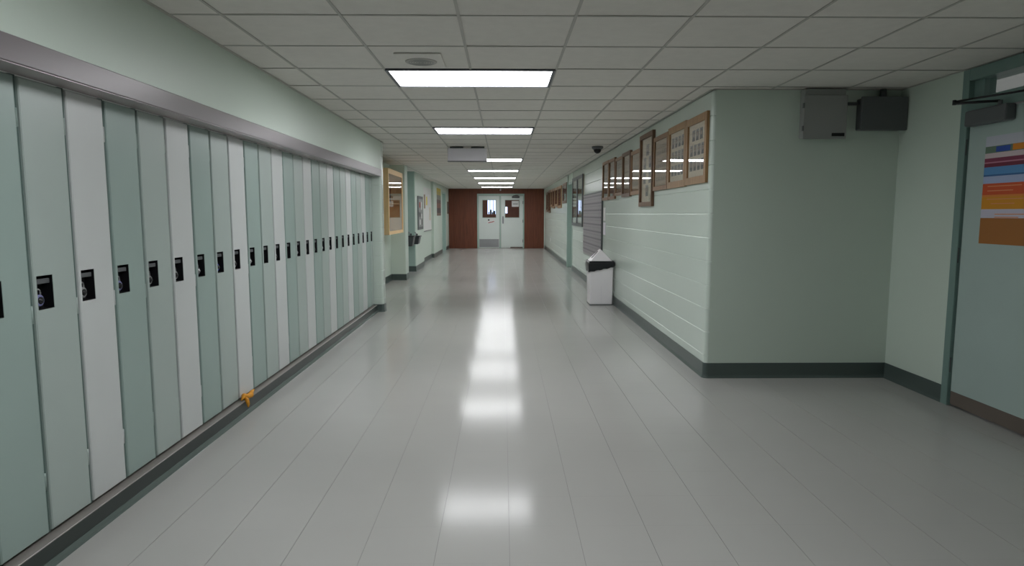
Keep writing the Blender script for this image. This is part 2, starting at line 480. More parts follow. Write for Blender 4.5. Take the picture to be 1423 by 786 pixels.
# ------------------------------------------------------------------ baseboards
def baseboard(name, path, nrm, label, hgt=0.13):
    prof = [(0.0, 0.0), (0.016, 0.0), (0.0145, 0.006), (0.009, 0.016), (0.006, 0.03), (0.006, hgt-0.003), (0.004, hgt), (0.0, hgt)]
    return struct(MB().sweep(path, nrm, prof).build(name, 'base'), label, 'baseboard')
baseboard('baseboard_right', path, nrm, 'dark green vinyl baseboard along the right block wall and alcove')
baseboard('baseboard_right_far', [(XR2, YE), (XR2, 17.0), (XR2+0.0001, 17.0), (XR2+0.1, 17.0)], [(-1, 0), (-1, -1), (-1, -1), (0, -1)], 'dark green vinyl baseboard along the right wall beyond the doorway')
baseboard('baseboard_alcove', [(XA, YA), (XA, 4.63)], [(-1, 0), (-1, 0)], 'dark green vinyl baseboard between alcove corner and door')
baseboard('baseboard_post', pr_, pn, 'dark green vinyl baseboard wrapping the corner post', 0.11)
baseboard('baseboard_recess', [(XL, YP2), (XL, 13.6)], [(1, 0), (1, 0)], 'dark green vinyl baseboard under the wooden display case')
baseboard('baseboard_pilaster', [(XL, 13.6), (-2.05, 13.6), (-2.05, 14.0)], [(0, -1), (1, -1), (1, 0)], 'dark green vinyl baseboard around the pilaster')
baseboard('baseboard_return', [(-2.42, 15.67), (-2.12, 15.67), (-2.12, 17.35)], [(0, -1), (1, -1), (1, 0)], 'dark green vinyl baseboard below the grey framed notice')
baseboard('baseboard_board', [(-2.28, 17.35), (-2.28, 20.6)], [(1, 0), (1, 0)], 'dark green vinyl baseboard below the white notice board')
baseboard('baseboard_left_far', [(-2.28, 20.6), (-2.2, 20.6), (-2.2, 23.4)], [(0, -1), (1, -1), (1, 0)], 'dark green vinyl baseboard before the last left doorway')
baseboard('baseboard_left_end', [(-2.2, 24.85), (-2.2, YE)], [(1, 0), (1, 0)], 'dark green vinyl baseboard between last left doorway and brown wall')

# ------------------------------------------------------------------ lockers
LP = 0.269; LY0 = 2.532; Z0, Z1 = 0.105, 1.92
t1 = struct(MB().box(XS-0.14, XS+0.004, 1.40, YP, 1.92, 2.015).build('trim_1', 'fascia', bevel=0.003), 'grey mauve metal fascia running above the lockers', 'trim')
pb = struct(MB().box(-2.1, XK, 1.40, YP, 0, 0.094).build('trim_2', 'kick', bevel=0.002), 'dark plinth running under the lockers', 'trim')
MB().box(XS-0.128, XS-0.002, 1.40, YP, 1.9175, 1.92).build('underside_lip', 'lip', t1)
MB().box(-2.1, XK+0.002, 1.40, YP, 0.094, 0.100).build('ledge', 'ledge', pb, bevel=0.0015)
MB().sweep([(XK, YP), (XK, 1.40)], [(1, 0), (1, 0)], [(0, 0), (0.014, 0), (0.013, 0.005), (0.008, 0.012), (0.003, 0.028), (0.0, 0.028)]).build('toe_cove', 'toe', pb)

ORD = ['first', 'second', 'third', 'fourth', 'fifth', 'sixth', 'seventh', 'eighth', 'ninth', 'tenth', 'eleventh', 'twelfth', 'thirteenth', 'fourteenth',
       'fifteenth', 'sixteenth', 'seventeenth', 'eighteenth', 'nineteenth', 'twentieth', 'twenty-first', 'twenty-second', 'twenty-third',
       'twenty-fourth', 'twenty-fifth', 'twenty-sixth', 'twenty-seventh', 'twenty-eighth', 'twenty-ninth']
PZ0, PZ1 = 1.014, 1.150        # pocket height range
def door_mesh(y0, y1, py0, py1, mname):
    """door leaf in local coords (y along the row), with a rectangular pocket hole"""
    b = 0.004; xf = XD; xb = XD-0.022
    s = MB()
    z0, z1 = Z0+0.008, Z1-0.006
    o = [(y0+b, z0+b), (y1-b, z0+b), (y1-b, z1-b), (y0+b, z1-b)]
    q = [(y0, z0), (y1, z0), (y1, z1), (y0, z1)]
    hl = [(py0, PZ0), (py1, PZ0), (py1, PZ1), (py0, PZ1)]
    for k in range(4):
        l = (k+1) % 4
        s.quad((xf, *o[k]), (xf, *o[l]), (xf, *hl[l]), (xf, *hl[k]))
        s.quad((xf-b, *q[k]), (xf-b, *q[l]), (xf, *o[l]), (xf, *o[k]))
        s.quad((xb, *q[k]), (xb, *q[l]), (xf-b, *q[l]), (xf-b, *q[k]))
        s.quad((xf, *hl[k]), (xf, *hl[l]), (xb, *hl[l]), (xb, *hl[k]))
    return s
def weld(o):
    bm = bmesh.new(); bm.from_mesh(o.data); bmesh.ops.remove_doubles(bm, verts=bm.verts, dist=1e-5)
    bmesh.ops.recalc_face_normals(bm, faces=bm.faces); bm.to_mesh(o.data); bm.free()
GAP = 0.018
def make_locker(i, last=False):
    y = LY0+i*LP; y1 = min(y+LP, YP-0.002); n = 25-i
    white = (i % 3 == 1)
    colour = 'white' if white else ('teal' if (i % 3 == 2) else 'teal2')
    word = 'off-white' if white else 'pale teal'
    t = thing('locker', (XD, y, Z0), '%s steel locker, %s from the corner post' % (word, ORD[n-1]), 'locker', 'lockers along the left wall')
    # carcass with front frame
    c = MB()
    c.box(-2.12, -2.105, y+0.001, y1-0.001, Z0, Z1)
    c.box(-2.105, XD-0.012, y+0.001, y+0.006, Z0, Z1); c.box(-2.105, XD-0.012, y1-0.006, y1-0.001, Z0, Z1)
    c.box(-2.105, XD-0.03, y+0.006, y1-0.006, Z0, Z0+0.006); c.box(-2.105, XD-0.03, y+0.006, y1-0.006, Z1-0.006, Z1)
    c.box(XD-0.03, XD-0.012, y1-GAP-0.004, y1-0.006, Z0, Z1)
    c.build('carcass', 'lframe', t)
    yd0, yd1 = y+0.004, max(y1-GAP, y+0.06)
    py0 = y+0.020; py1 = min(py0+0.092, yd1-0.012)
    d = door_mesh(yd0, yd1, py0, py1, colour).build('door', colour, t); weld(d)
    p = MB(); xb = XD-0.045
    p.quad((xb, py0, PZ0), (xb, py1, PZ0), (xb, py1, PZ1), (xb, py0, PZ1))
    x1 = XD-0.0015; e = 0.0008
    for a, b2 in (((py0+e, PZ0+e), (py1-e, PZ0+e)), ((py1-e, PZ0+e), (py1-e, PZ1-e)), ((py1-e, PZ1-e), (py0+e, PZ1-e)), ((py0+e, PZ1-e), (py0+e, PZ0+e))):
        p.quad((xb, *a), (xb, *b2), (x1, *b2), (x1, *a))
    p.build('handle_pocket', 'pocket', d)
    MB().box(XD-0.02, XD-0.010, py0+0.004, py1-0.004, PZ1-0.034, PZ1-0.014).build('lift_latch', 'dgrey', d, bevel=0.002)
    for hz in (0.32, 1.0, 1.76):
        if y1-y > 0.2:
            MB().tube([(XD-0.009, y1-0.009, hz-0.035), (XD-0.009, y1-0.009, hz+0.035)], 0.006, 8).build('hinge', colour, t)
    # padlock
    kinds = {-1: None, 0: ('lav', 'lavender'), 1: ('steel', 'silver'), 2: ('lav', 'lavender'), 3: ('steel', 'silver'), 4: ('steel', 'silver'), 5: ('dgrey', 'dark grey'), 6: ('blue', 'bright blue'), 7: ('steel', 'silver'),
             8: ('dgrey', 'dark grey'), 10: ('steel', 'silver'), 11: None, 12: ('dgrey', 'dark grey'), 13: ('steel', 'silver'), 14: ('steel', 'silver'), 15: ('dgrey', 'dark grey'), 16: ('dgrey', 'dark grey'), 22: ('steel', 'silver'), 23: ('steel', 'silver')}
    if kinds.get(i):
        mk, word2 = kinds[i]
        cy, cz, cx = py0+0.032, PZ0+0.036, XD-0.022
        k = thing('padlock', (cx, cy, cz-0.024), '%s dial padlock hanging on the %s locker from the corner post' % (word2, ORD[n-1]), 'padlock', 'padlocks on the lockers')
        MB().lathe((cx-0.010, cy, cz), [(0.021, 0), (0.024, 0.004), (0.024, 0.016), (0.021, 0.019)], 18, 'x').build('body', mk, k)
        MB().lathe((cx+0.009, cy, cz), [(0.015, 0), (0.014, 0.004), (0.007, 0.005), (0.006, 0.010)], 16, 'x').build('dial', 'black' if mk != 'dgrey' else 'steel', k)
        pts = [(cx, cy-0.013, cz+0.018)] + [(cx, cy-0.013*math.cos(a*math.pi/6), cz+0.032+0.013*math.sin(a*math.pi/6)) for a in range(7)] + [(cx, cy+0.013, cz+0.018)]
        MB().tube(pts, 0.0035, 8).build('shackle', 'steel', k)
for i in range(-3, 25): make_locker(i)
# yellow scrap lying on the plinth ledge
s = MB()
random.seed(3)
prof = [(0.0, 4.37), (0.016, 4.395), (0.024, 4.43), (0.022, 4.475), (0.026, 4.52), (0.016, 4.57), (0.0, 4.60)]
pts = [(-1.812+0.006*math.sin(q*2.1), y, 0.112+0.014*math.sin(q*1.3)+r*0.3) for q, (r, y) in enumerate(prof)]
s.tube(pts, [max(r*0.8, 0.004) for r, y in prof], 9)
s.tube([(-1.806, 4.42, 0.115), (-1.790, 4.415, 0.10), (-1.781, 4.408, 0.075), (-1.779, 4.40, 0.055)], [0.012, 0.014, 0.012, 0.004], 8)
tag(s.build('fruit_peel', 'orange'), 'crumpled orange-yellow peel lying on the ledge below a white locker', 'scrap')

# ------------------------------------------------------------------ ceiling fittings
def ceiling_light(k, label):
    x0, x1, y0, y1 = CX[3]+0.004, CX[5]-0.004, RY0+k*RP+0.004, RY0+(k+1)*RP-0.004
    t = thing('ceiling_light', ((x0+x1)/2, (y0+y1)/2, H-0.012), label, 'ceiling light', 'recessed ceiling lights along the hallway')
    f = MB(); w = 0.022
    f.box(x0, x1, y0, y0+w, H-0.012, H+0.03).box(x0, x1, y1-w, y1, H-0.012, H+0.03).box(x0, x0+w, y0+w, y1-w, H-0.012, H+0.03).box(x1-w, x1, y0+w, y1-w, H-0.012, H+0.03)
    f.build('frame', 'lampframe', t)
    MB().box(x0+w, x1-w, y0+w, y1-w, H-0.004, H+0.004).build('diffuser', 'lens', t)
    MB().box(x0+0.005, x1-0.005, y0+0.005, y1-0.005, H+0.03, H+0.055).build('housing', 'lampframe', t)
names = {-5: 'lit fluorescent ceiling light panel, next one behind the ceiling speaker',
         0: 'lit fluorescent ceiling light panel right beside the ceiling speaker', 5: 'lit fluorescent ceiling light panel between the ceiling speaker and the hanging grey box',
         12: 'lit fluorescent ceiling light panel half hidden behind the hanging grey box', 17: 'lit fluorescent ceiling light panel, fourth from the brown end wall',
         22: 'lit fluorescent ceiling light panel, third from the brown end wall', 27: 'lit fluorescent ceiling light panel, second from the brown end wall',
         32: 'lit fluorescent ceiling light panel closest to the brown end wall'}
for k in LIGHT_ROWS: ceiling_light(k, names[k])
# speaker
t = thing('ceiling_speaker', (-0.54, 4.39, H-0.012), 'square off-white ceiling speaker with a round grille in a tile', 'speaker')
box('plate', 'ceil', -0.69, -0.39, 4.20, 4.58, H-0.010, H-0.002, t, bevel=0.003)
g = MB()
g.lathe((-0.54, 4.40, H-0.016), [(0.098, 0), (0.105, 0.004), (0.105, 0.007)], 28).build('grille', 'tbar', t)
for q in range(1, 6):
    r = 0.016*q
    MB().tube([(-0.54+r*math.cos(a*math.pi/12), 4.40+r*math.sin(a*math.pi/12), H-0.016) for a in range(24)], 0.0025, 6, closed=True).build('grille_ring', 'grey', t)
# hanging grey box
t = thing('hanging_sign_box', (-0.535, 9.9, 2.18), 'blank light grey metal sign box hanging from the ceiling', 'sign box')
b = box('body', 'signgrey', -0.83, -0.245, 9.84, 9.98, 2.183, 2.375, t, bevel=0.006, seg=2)
box('rim', 'dgrey', -0.834, -0.241, 9.836, 9.984, 2.178, 2.187, t, bevel=0.001)
for x in (-0.70, -0.38): box('hanger', 'dgrey', x-0.1, x+0.1, 9.87, 9.95, 2.37, H-0.004, t)
# dome camera
t = thing('dome_camera', (1.425, 9.85, 2.31), 'black dome security camera on the ceiling by the right wall', 'camera')
MB().lathe((1.425, 9.85, 2.36), [(0.070, 0), (0.086, 0.02), (0.086, 0.041)], 24).build('mount', 'dgrey', t)
MB().lathe((1.425, 9.85, 2.36), [(0.003, -0.062), (0.022, -0.058), (0.042, -0.045), (0.056, -0.022), (0.060, 0.0)], 24).build('dome', 'black', t)

# ------------------------------------------------------------------ right wall: framed class photographs
pm = MB().box(0, 0.0016, -0.5, 0.5, -0.5, 0.5).build('portrait', 'por1', None); PMESH = pm.data; bpy.data.objects.remove(pm)
for v in PMESH.vertices: v.co.z -= 0.5 if False else 0
def center_mesh(me):
    cs = [v.co.copy() for v in me.vertices]
    lo = Vector([min(c[i] for c in cs) for i in range(3)]); hi = Vector([max(c[i] for c in cs) for i in range(3)])
    for v in me.vertices: v.co = v.co - (lo+hi)/2
center_mesh(PMESH)
PMESH2 = PMESH.copy(); PMESH2.materials.clear(); PMESH2.materials.append(M['por2'])
def picture(name, X, y0, y1, z0, z1, wood_m, label, cat='picture', layout='grid', cols=4, rows=3, fw=0.04, depth=0.026, matm='mat', por=1, group='framed photographs on the right wall', side=-1, head=0.0):
    """framed picture on a wall whose face is X; side = direction out of the wall"""
    t = thing(name, (X, (y0+y1)/2, z0), label, cat, group)
    a, b = X+side*0.001, X+side*depth
    f = MB()
    f.box(a, b, y0, y1, z1-fw*1.15, z1).box(a, b, y0, y1, z0, z0+fw*1.15).box(a, b, y0, y0+fw, z0+fw*1.15, z1-fw*1.15).box(a, b, y1-fw, y1, z0+fw*1.15, z1-fw*1.15)
    f.build('frame', wood_m, t)
    mx = X+side*0.008
    mt_ = MB().box(a, mx, y0+fw, y1-fw, z0+fw*1.15, z1-fw*1.15).build('mat_board', matm, t)
    gx = X+side*0.016
    MB().box(gx, gx+side*0.002, y0+fw, y1-fw, z0+fw*1.15, z1-fw*1.15).build('glass', 'pglass', t)
    iy0, iy1, iz0, iz1 = y0+fw+0.03, y1-fw-0.03, z0+fw*1.15+0.04, z1-fw*1.15-0.03
    px = mx+side*0.0010
    me = PMESH if por == 1 else PMESH2
    wl_ = Vector(t.location)
    def put(cy, cz, w, h): inst('portrait', me, mt_, Vector((px, cy, cz))-wl_, (1, w, h))
    if layout == 'grid':
        cw, chh = (iy1-iy0)/cols, (iz1-iz0)/rows
        for r in range(rows):
            nc = cols - (1 if (head and r == rows-1) else 0)
            o0 = (cols-nc)*cw/2
            for c in range(nc): put(iy0+o0+(c+0.5)*cw, iz0+(r+0.5)*chh, cw*0.72, chh*0.74)
    elif layout == 'oval':
        cy, cz = (iy0+iy1)/2, (iz0+iz1)/2
        w, h = (iy1-iy0), (iz1-iz0)
        for dy, dz in ((0, 0.34), (-0.27, 0.12), (0.27, 0.12), (-0.27, -0.14), (0.27, -0.14), (0, -0.36)):
            put(cy+dy*w, cz+dz*h, w*0.26, h*0.19)
    return t
FR = 'framed photographs on the right wall'
picture('framed_photograph', XR, 5.425, 6.035, 1.657, 2.245, 'oak', 'wide oak framed class photograph closest to the rounded wall corner', cols=4, rows=3, fw=0.055, head=1)
picture('framed_photograph', XR, 6.045, 6.685, 1.650, 2.255, 'oak', 'oak framed class photograph, second from the rounded wall corner', cols=4, rows=3, fw=0.055)
picture('framed_photograph', XR, 6.70, 7.325, 1.650, 2.235, 'brownw', 'brown framed class photograph, third from the rounded wall corner', cols=6, rows=3, fw=0.04, matm='mat2', por=2)
picture('framed_photograph', XR, 7.345, 8.03, 1.483, 2.335, 'walnut', 'tallest walnut framed photograph, hanging lower than its neighbours', layout='oval', fw=0.045, depth=0.035)
picture('framed_photograph', XR, 8.05, 8.61, 1.641, 2.203, 'brownw', 'brown framed class photograph just past the tallest walnut frame', cols=5, rows=2, fw=0.04, matm='mat2', por=2)
picture('framed_photograph', XR, 8.63, 9.21, 1.628, 2.235, 'walnut', 'dark walnut framed class photograph between two brown frames', cols=4, rows=4, fw=0.04, depth=0.034, matm='mat2', por=2)
picture('framed_photograph', XR, 9.23, 9.80, 1.663, 2.215, 'brownw', 'brown framed class photograph just past the dark walnut frame', cols=4, rows=4, fw=0.035, matm='mat2', por=2)
picture('framed_photograph', XR, 9.82, 10.40, 1.622, 2.243, 'brownw', 'brown framed class photograph, next but one to the grey card board', cols=4, rows=4, fw=0.04, depth=0.032, matm='mat2', por=2)
picture('framed_photograph', XR, 10.42, 11.02, 1.616, 2.250, 'brownw', 'brown framed class photograph nearest the grey card board', cols=4, rows=4, fw=0.04, depth=0.032, matm='mat2', por=2)
# far brown ones
FG = 'brown frames before the brown end wall'
picture('framed_photograph', XR2, 17.08, 18.2, 1.68, 2.22, 'walnut', 'dark framed photograph hanging alone past the right doorway', cols=2, rows=2, fw=0.06, group=FG)
for (a, b, z0, z1, m, lab) in ((18.6, 19.8, 1.565, 2.21, 'oak', 'first of the brown frames past the lone dark photograph'), (19.88, 20.95, 1.62, 2.215, 'oak', 'second of the brown frames past the lone dark photograph'),
                               (21.05, 21.9, 1.575, 2.225, 'brownw', 'third of the brown frames past the lone dark photograph'), (22.0, 22.78, 1.63, 2.225, 'oak', 'fourth of the brown frames past the lone dark photograph'),
                               (22.9, 23.85, 1.435, 2.235, 'walnut', 'dark long frame hanging lowest past the brown frames'), (24.1, 25.0, 1.475, 2.20, 'walnut', 'dark frame closest to the brown end wall')):
    picture('framed_photograph', XR2, a, b, z0, z1, m, lab, cols=3, rows=3, fw=0.07, group=FG, matm='mat2' if m != 'oak' else 'brownw', por=2)

# grey board of small cards
t = thing('card_board', (XR-0.001, 12.37, 0.57), 'grey wall board covered with rows of small cards above the bin', 'board')
bd = box('backing', 'grey', XR-0.018, XR-0.001, 11.10, 13.66, 0.57, 1.765, t, bevel=0.002)
M['card'] = mat('pale_grey_card', (150, 145, 148), rough=0.5, var=0.05, scale=30)
M['cardink'] = mat('dark_card_print', (84, 82, 88), rough=0.5)
for r in range(9):
    z = 0.60+r*0.129; s1 = MB(); s2 = MB()
    for c in range(13):
        y = 11.14+c*0.1925
        s1.box(XR-0.020, XR-0.018, y+0.004, y+0.1885, z, z+0.125)
        s2.box(XR-0.0215, XR-0.020, y+0.045, y+0.148, z+0.072, z+0.100)
        s2.box(XR-0.0215, XR-0.020, y+0.045, y+0.11, z+0.028, z+0.036)
    o = s1.build('card_row', 'card', t); o['kind'] = 'stuff'
    o2 = s2.build('card_print', 'cardink', o); o2['kind'] = 'stuff'
box('edge_strip', 'dgrey', XR-0.03, XR-0.001, 11.07, 11.10, 0.57, 1.775, t)
box('edge_strip', 'dgrey', XR-0.03, XR-0.001, 11.07, 13.68, 1.765, 1.785, t)
# papers between the board and the frames
tag(box('notice_sheet', 'paper', XR-0.004, XR-0.0005, 10.80, 11.03, 1.28, 1.50), 'white paper notice taped right under the last class photograph', 'notice')
tag(box('notice_sheet', MB and 'signgrey', XR-0.004, XR-0.0005, 10.78, 11.03, 1.04, 1.25), 'grey paper notice taped below the white one by the card board', 'notice')

# glazed notice case with two doors
t = thing('glazed_case', (XR, 14.74, 1.12), 'dark framed wall case with two tall glass doors by the doorway', 'display case')
box('backing', 'mat2', XR-0.012, XR-0.001, 13.74, 15.74, 1.12, 2.235, t)
for a, b in ((13.74, 14.73), (14.75, 15.74)):
    f = MB(); w = 0.07
    f.box(XR-0.04, XR-0.012, a, b, 2.235-w, 2.235).box(XR-0.04, XR-0.012, a, b, 1.12, 1.12+w).box(XR-0.04, XR-0.012, a, a+w, 1.12+w, 2.235-w).box(XR-0.04, XR-0.012, b-w, b, 1.12+w, 2.235-w)
    d = f.build('door', 'dgrey', t)
    MB().box(XR-0.034, XR-0.030, a+w, b-w, 1.12+w, 2.235-w).build('pane', 'wglass', d)
    MB().box(XR-0.018, XR-0.012, a+0.16, b-0.16, 1.22, 1.52).build('sheet', 'paper', t)
    MB().box(XR-0.018, XR-0.012, a+0.16, b-0.16, 1.92, 2.15).build('sheet', 'paper', t)
    MB().box(XR-0.018, XR-0.012, a+0.16, b-0.16, 1.56, 1.88).build('sheet', 'mat', t)

# doorway in the right wall (door recessed) -> door_4
d4 = struct(box('door_4', 'doorpaint', XR+0.09, XR+0.135, 16.03, 16.95, 0.005, 2.14, bevel=0.003), 'closed teal door set back in the right wall doorway', 'door')
box('handle', 'steel', XR+0.05, XR+0.09, 16.1, 16.14, 0.98, 1.1, d4, bevel=0.004)
t4 = struct(MB().box(XR2-0.012, XR+0.15, 16.955, 17.03, 0, 2.2).box(XR-0.012, XR+0.15, 15.94, 16.02, 0, 2.2).box(XR-0.01, XR+0.15, 16.02, 16.955, 2.14, 2.2).build('trim_3', 'frameend', bevel=0.003), 'teal metal door frame in the right wall', 'trim')
# outlet
t = thing('wall_outlet', (XR2, 23.0, 0.43), 'small white wall outlet low on the right wall', 'outlet')
box('plate', 'paper', XR2-0.008, XR2, 22.96, 23.04, 0.42, 0.54, t, bevel=0.002)
box('socket', 'dgrey', XR2-0.010, XR2-0.008, 22.98, 23.02, 0.44, 0.475, t); box('socket', 'dgrey', XR2-0.010, XR2-0.008, 22.98, 23.02, 0.485, 0.52, t)

# ------------------------------------------------------------------ bin
bx0, bx1, by0, by1 = 1.322, 1.682, 9.78, 10.14
t = thing('waste_bin', ((bx0+bx1)/2, (by0+by1)/2, 0), 'square white metal waste bin with a black bag folded over its rim', 'bin')
def frust(s, a, b):
    """a, b = (x0,x1,y0,y1,z)"""
    k = len(s.v)
    for (x0, x1, y0, y1, z) in (a, b): s.v += [(x0, y0, z), (x1, y0, z), (x1, y1, z), (x0, y1, z)]
    for q in ((0, 3, 2, 1), (4, 5, 6, 7), (0, 1, 5, 4), (1, 2, 6, 5), (2, 3, 7, 6), (3, 0, 4, 7)): s.f.append(tuple(k+i for i in q)); s.sm.append(False)
    return s
body = frust(MB(), (bx0+0.008, bx1-0.008, by0+0.008, by1-0.008, 0.012), (bx0, bx1, by0, by1, 0.66)).build('body', 'binwhite', t, bevel=0.012, seg=2)
box('seam', 'signgrey', (bx0+bx1)/2-0.0015, (bx0+bx1)/2+0.0015, by0+0.001, by0+0.004, 0.02, 0.3, body)
box('foot_rim', 'dgrey', bx0+0.006, bx1-0.006, by0+0.006, by1-0.006, 0, 0.014, t, bevel=0.003)
hood = MB(); k = 0
z0_, z1_ = 0.672, 0.855
mx_ = (bx0+bx1)/2
hood.v = [(bx0+0.01, by0+0.01, z0_), (bx1-0.01, by0+0.01, z0_), (bx1-0.01, by1-0.01, z0_), (bx0+0.01, by1-0.01, z0_), (mx_, by0+0.12, z1_), (mx_, by1-0.12, z1_)]
hood.f = [(0, 1, 4), (1, 2, 5, 4), (2, 3, 5), (3, 0, 4, 5), (0, 3, 2, 1)]; hood.sm = [False]*5
ho = hood.build('hood', 'binwhite', t, bevel=0.006, seg=2)
fl = MB(); fl.quad((bx0+0.05, by0+0.15, 0.716), (bx0+0.05, by1-0.15, 0.716), (bx0+0.145, by1-0.15, 0.820), (bx0+0.145, by0+0.15, 0.820))
fo = fl.build('flap', 'black', ho)
md = fo.modifiers.new('s', 'SOLIDIFY'); md.thickness = 0.012; md.offset = 0
# bag collar: rim longer on the left, shorter on the right, wavy hem
bag = MB(); per = []
e = 0.014
N = 14
def side_pts(p, q): return [(p[0]+(q[0]-p[0])*u/N, p[1]+(q[1]-p[1])*u/N) for u in range(N)]
cs = [(bx0-e, by0-e), (bx1+e, by0-e), (bx1+e, by1+e), (bx0-e, by1+e)]
for a_ in range(4): per += side_pts(cs[a_], cs[(a_+1) % 4])
n_ = len(per)
rows_ = 5
cxx, cyy = (bx0+bx1)/2, (by0+by1)/2
for r in range(rows_):
    for q, (x, y) in enumerate(per):
        u = (x-bx0)/(bx1-bx0)
        hem = 0.515+0.07*u+0.006*math.sin(q*1.7)
        z = 0.68+(hem-0.68)*r/(rows_-1)
        bulge = 1.0+0.012*math.sin(q*0.9+r)+(0.015 if r in (1, 2) else 0) - (0.05 if r == 0 else 0)
        bag.v.append((cxx+(x-cxx)*bulge, cyy+(y-cyy)*bulge, z))
for r in range(rows_-1):
    for q in range(n_):
        l = (q+1) % n_
        bag.f.append((r*n_+q, r*n_+l, (r+1)*n_+l, (r+1)*n_+q)); bag.sm.append(True)
bo = bag.build('bin_bag', 'bag', t)
md = bo.modifiers.new('s', 'SOLIDIFY'); md.thickness = 0.004; md.offset = -1

# ------------------------------------------------------------------ alcove: boxes on the wall, door with transom
t = thing('wall_cabinet', (2.6, YA, 2.0), 'grey electrical cabinet high on the alcove wall', 'cabinet')
box('back_box', 'grey', 2.435, 2.765, YA-0.09, YA, 2.01, 2.395, t, bevel=0.004)
d = box('door', 'grey', 2.42, 2.775, YA-0.105, YA-0.09, 1.998, 2.345, t, bevel=0.004)
box('latch', 'black', 2.655, 2.758, YA-0.111, YA-0.105, 2.018, 2.044, d, bevel=0.002)
for z in (2.08, 2.26): box('hinge', 'dgrey', 2.414, 2.424, YA-0.112, YA-0.095, z-0.02, z+0.02, d)
t = thing('wall_speaker', (3.06, YA, 2.066), 'darker grey wall box in the alcove corner', 'wall box')
box('body', 'dgrey', 2.90, 3.255, YA-0.09, YA, 2.075, 2.325, t, bevel=0.006)
box('cover', 'dgrey', 2.886, 3.262, YA-0.112, YA-0.088, 2.066, 2.333, t, bevel=0.006, seg=2)
MB().tube([(3.10, YA-0.03, 2.33), (3.10, YA-0.03, H-0.003)], 0.025, 12).build('conduit', 'dgrey', t)
t = MB().tube([(2.772, YA-0.03, 2.287), (2.91, YA-0.03, 2.287)], 0.013, 10).build('conduit', 'dgrey')
tag(t, 'short dark conduit joining the grey cabinet and the darker box', 'conduit')

# door in the side wall
dy0, dy1 = 3.63, 4.555
d3 = struct(box('door_3', 'doorpaint', XA+0.0, XA+0.045, dy0, dy1, 0.012, 2.09, bevel=0.003), 'closed pale grey-green door in the alcove side wall', 'door')
box('kick_plate', 'brownkick', XA-0.003, XA, dy0+0.01, dy1-0.006, 0.014, 0.112, d3, bevel=0.001)
for hz in (0.3, 1.1, 1.86):
    MB().tube([(XA-0.008, 4.572, hz-0.055), (XA-0.008, 4.572, hz+0.055)], 0.009, 10).build('hinge', 'dgrey', d3)
f = MB()
f.box(XA-0.02, XA+0.15, 4.565, 4.63, 0, 2.395).box(XA-0.02, XA+0.15, 3.55, 3.62, 0, 2.395)
f.box(XA-0.02, XA+0.15, 3.62, 4.565, 2.10, 2.19).box(XA-0.02, XA+0.15, 3.62, 4.565, 2.315, 2.395)
tf = struct(f.build('trim_4', 'jamb', bevel=0.003), 'dark teal door frame with a transom light above the door', 'trim')
w1 = struct(box('window_1', 'wglass', XA+0.05, XA+0.056, 3.62, 4.565, 2.19, 2.315), 'narrow transom window pane above the alcove door', 'window')
box('mullion', 'jamb', XA+0.02, XA+0.1, 4.47, 4.565, 2.19, 2.315, tf)
# closer
c = thing('door_closer', (XA, 4.33, 1.99), 'grey hydraulic door closer with its folded arm on the door', 'door closer')
box('body', 'dgrey', XA-0.075, XA, 4.145, 4.515, 1.992, 2.098, c, bevel=0.012, seg=2)
MB().tube([(3.215, 4.22, 2.098), (3.215, 4.22, 2.125)], 0.014, 12).build('spindle', 'dgrey', c)
MB().tube([(3.215, 4.22, 2.122), (3.02, 4.37, 2.128)], 0.009, 8).build('arm', 'black', c)
MB().tube([(3.02, 4.37, 2.140), (3.245, 3.93, 2.150)], 0.007, 8).build('forearm', 'black', c)
MB().tube([(3.02, 4.37, 2.118), (3.02, 4.37, 2.150)], 0.012, 10).build('elbow', 'black', c)
# poster
POST = bands_mat('bands_print', [(0.0, (198, 200, 212)), (0.09, (104, 128, 110)), (0.155, (214, 196, 200)), (0.2, (134, 58, 84)), (0.235, (196, 130, 152)), (0.25, (120, 42, 66)), (0.285, (92, 150, 206)),
                                 (0.355, (58, 104, 160)), (0.368, (176, 190, 226)), (0.435, (214, 86, 44)), (0.54, (226, 140, 60)), (0.56, (222, 150, 32)), (0.675, (206, 202, 220)), (0.755, (166, 106, 48))])
po = MB().box(XA-0.0035, XA-0.0005, 3.72, 4.385, 1.194, 1.91).build('poster', POST)
tag(po, 'rainbow banded poster with a brown foot taped on the door', 'poster')
M['pblue'] = mat('blue_print', (50, 84, 176), rough=0.5); M['porange'] = mat('orange_print', (224, 140, 40), rough=0.5)
box('printed_patch', 'pblue', XA-0.0040, XA-0.0035, 4.17, 4.29, 1.803, 1.838, po); box('printed_patch', 'porange', XA-0.0040, XA-0.0035, 4.02, 4.15, 1.803, 1.842, po)
M['ptext'] = mat('faint_print', (228, 150, 104), rough=0.5)
for z, a, b in ((1.575, 4.05, 4.34), (1.545, 4.12, 4.34), (1.49, 3.98, 4.34), (1.46, 4.1, 4.30), (1.39, 4.0, 4.26), (1.37, 4.06, 4.26)):
    box('printed_line', 'ptext', XA-0.0040, XA-0.0035, a, b, z, z+0.006, po)

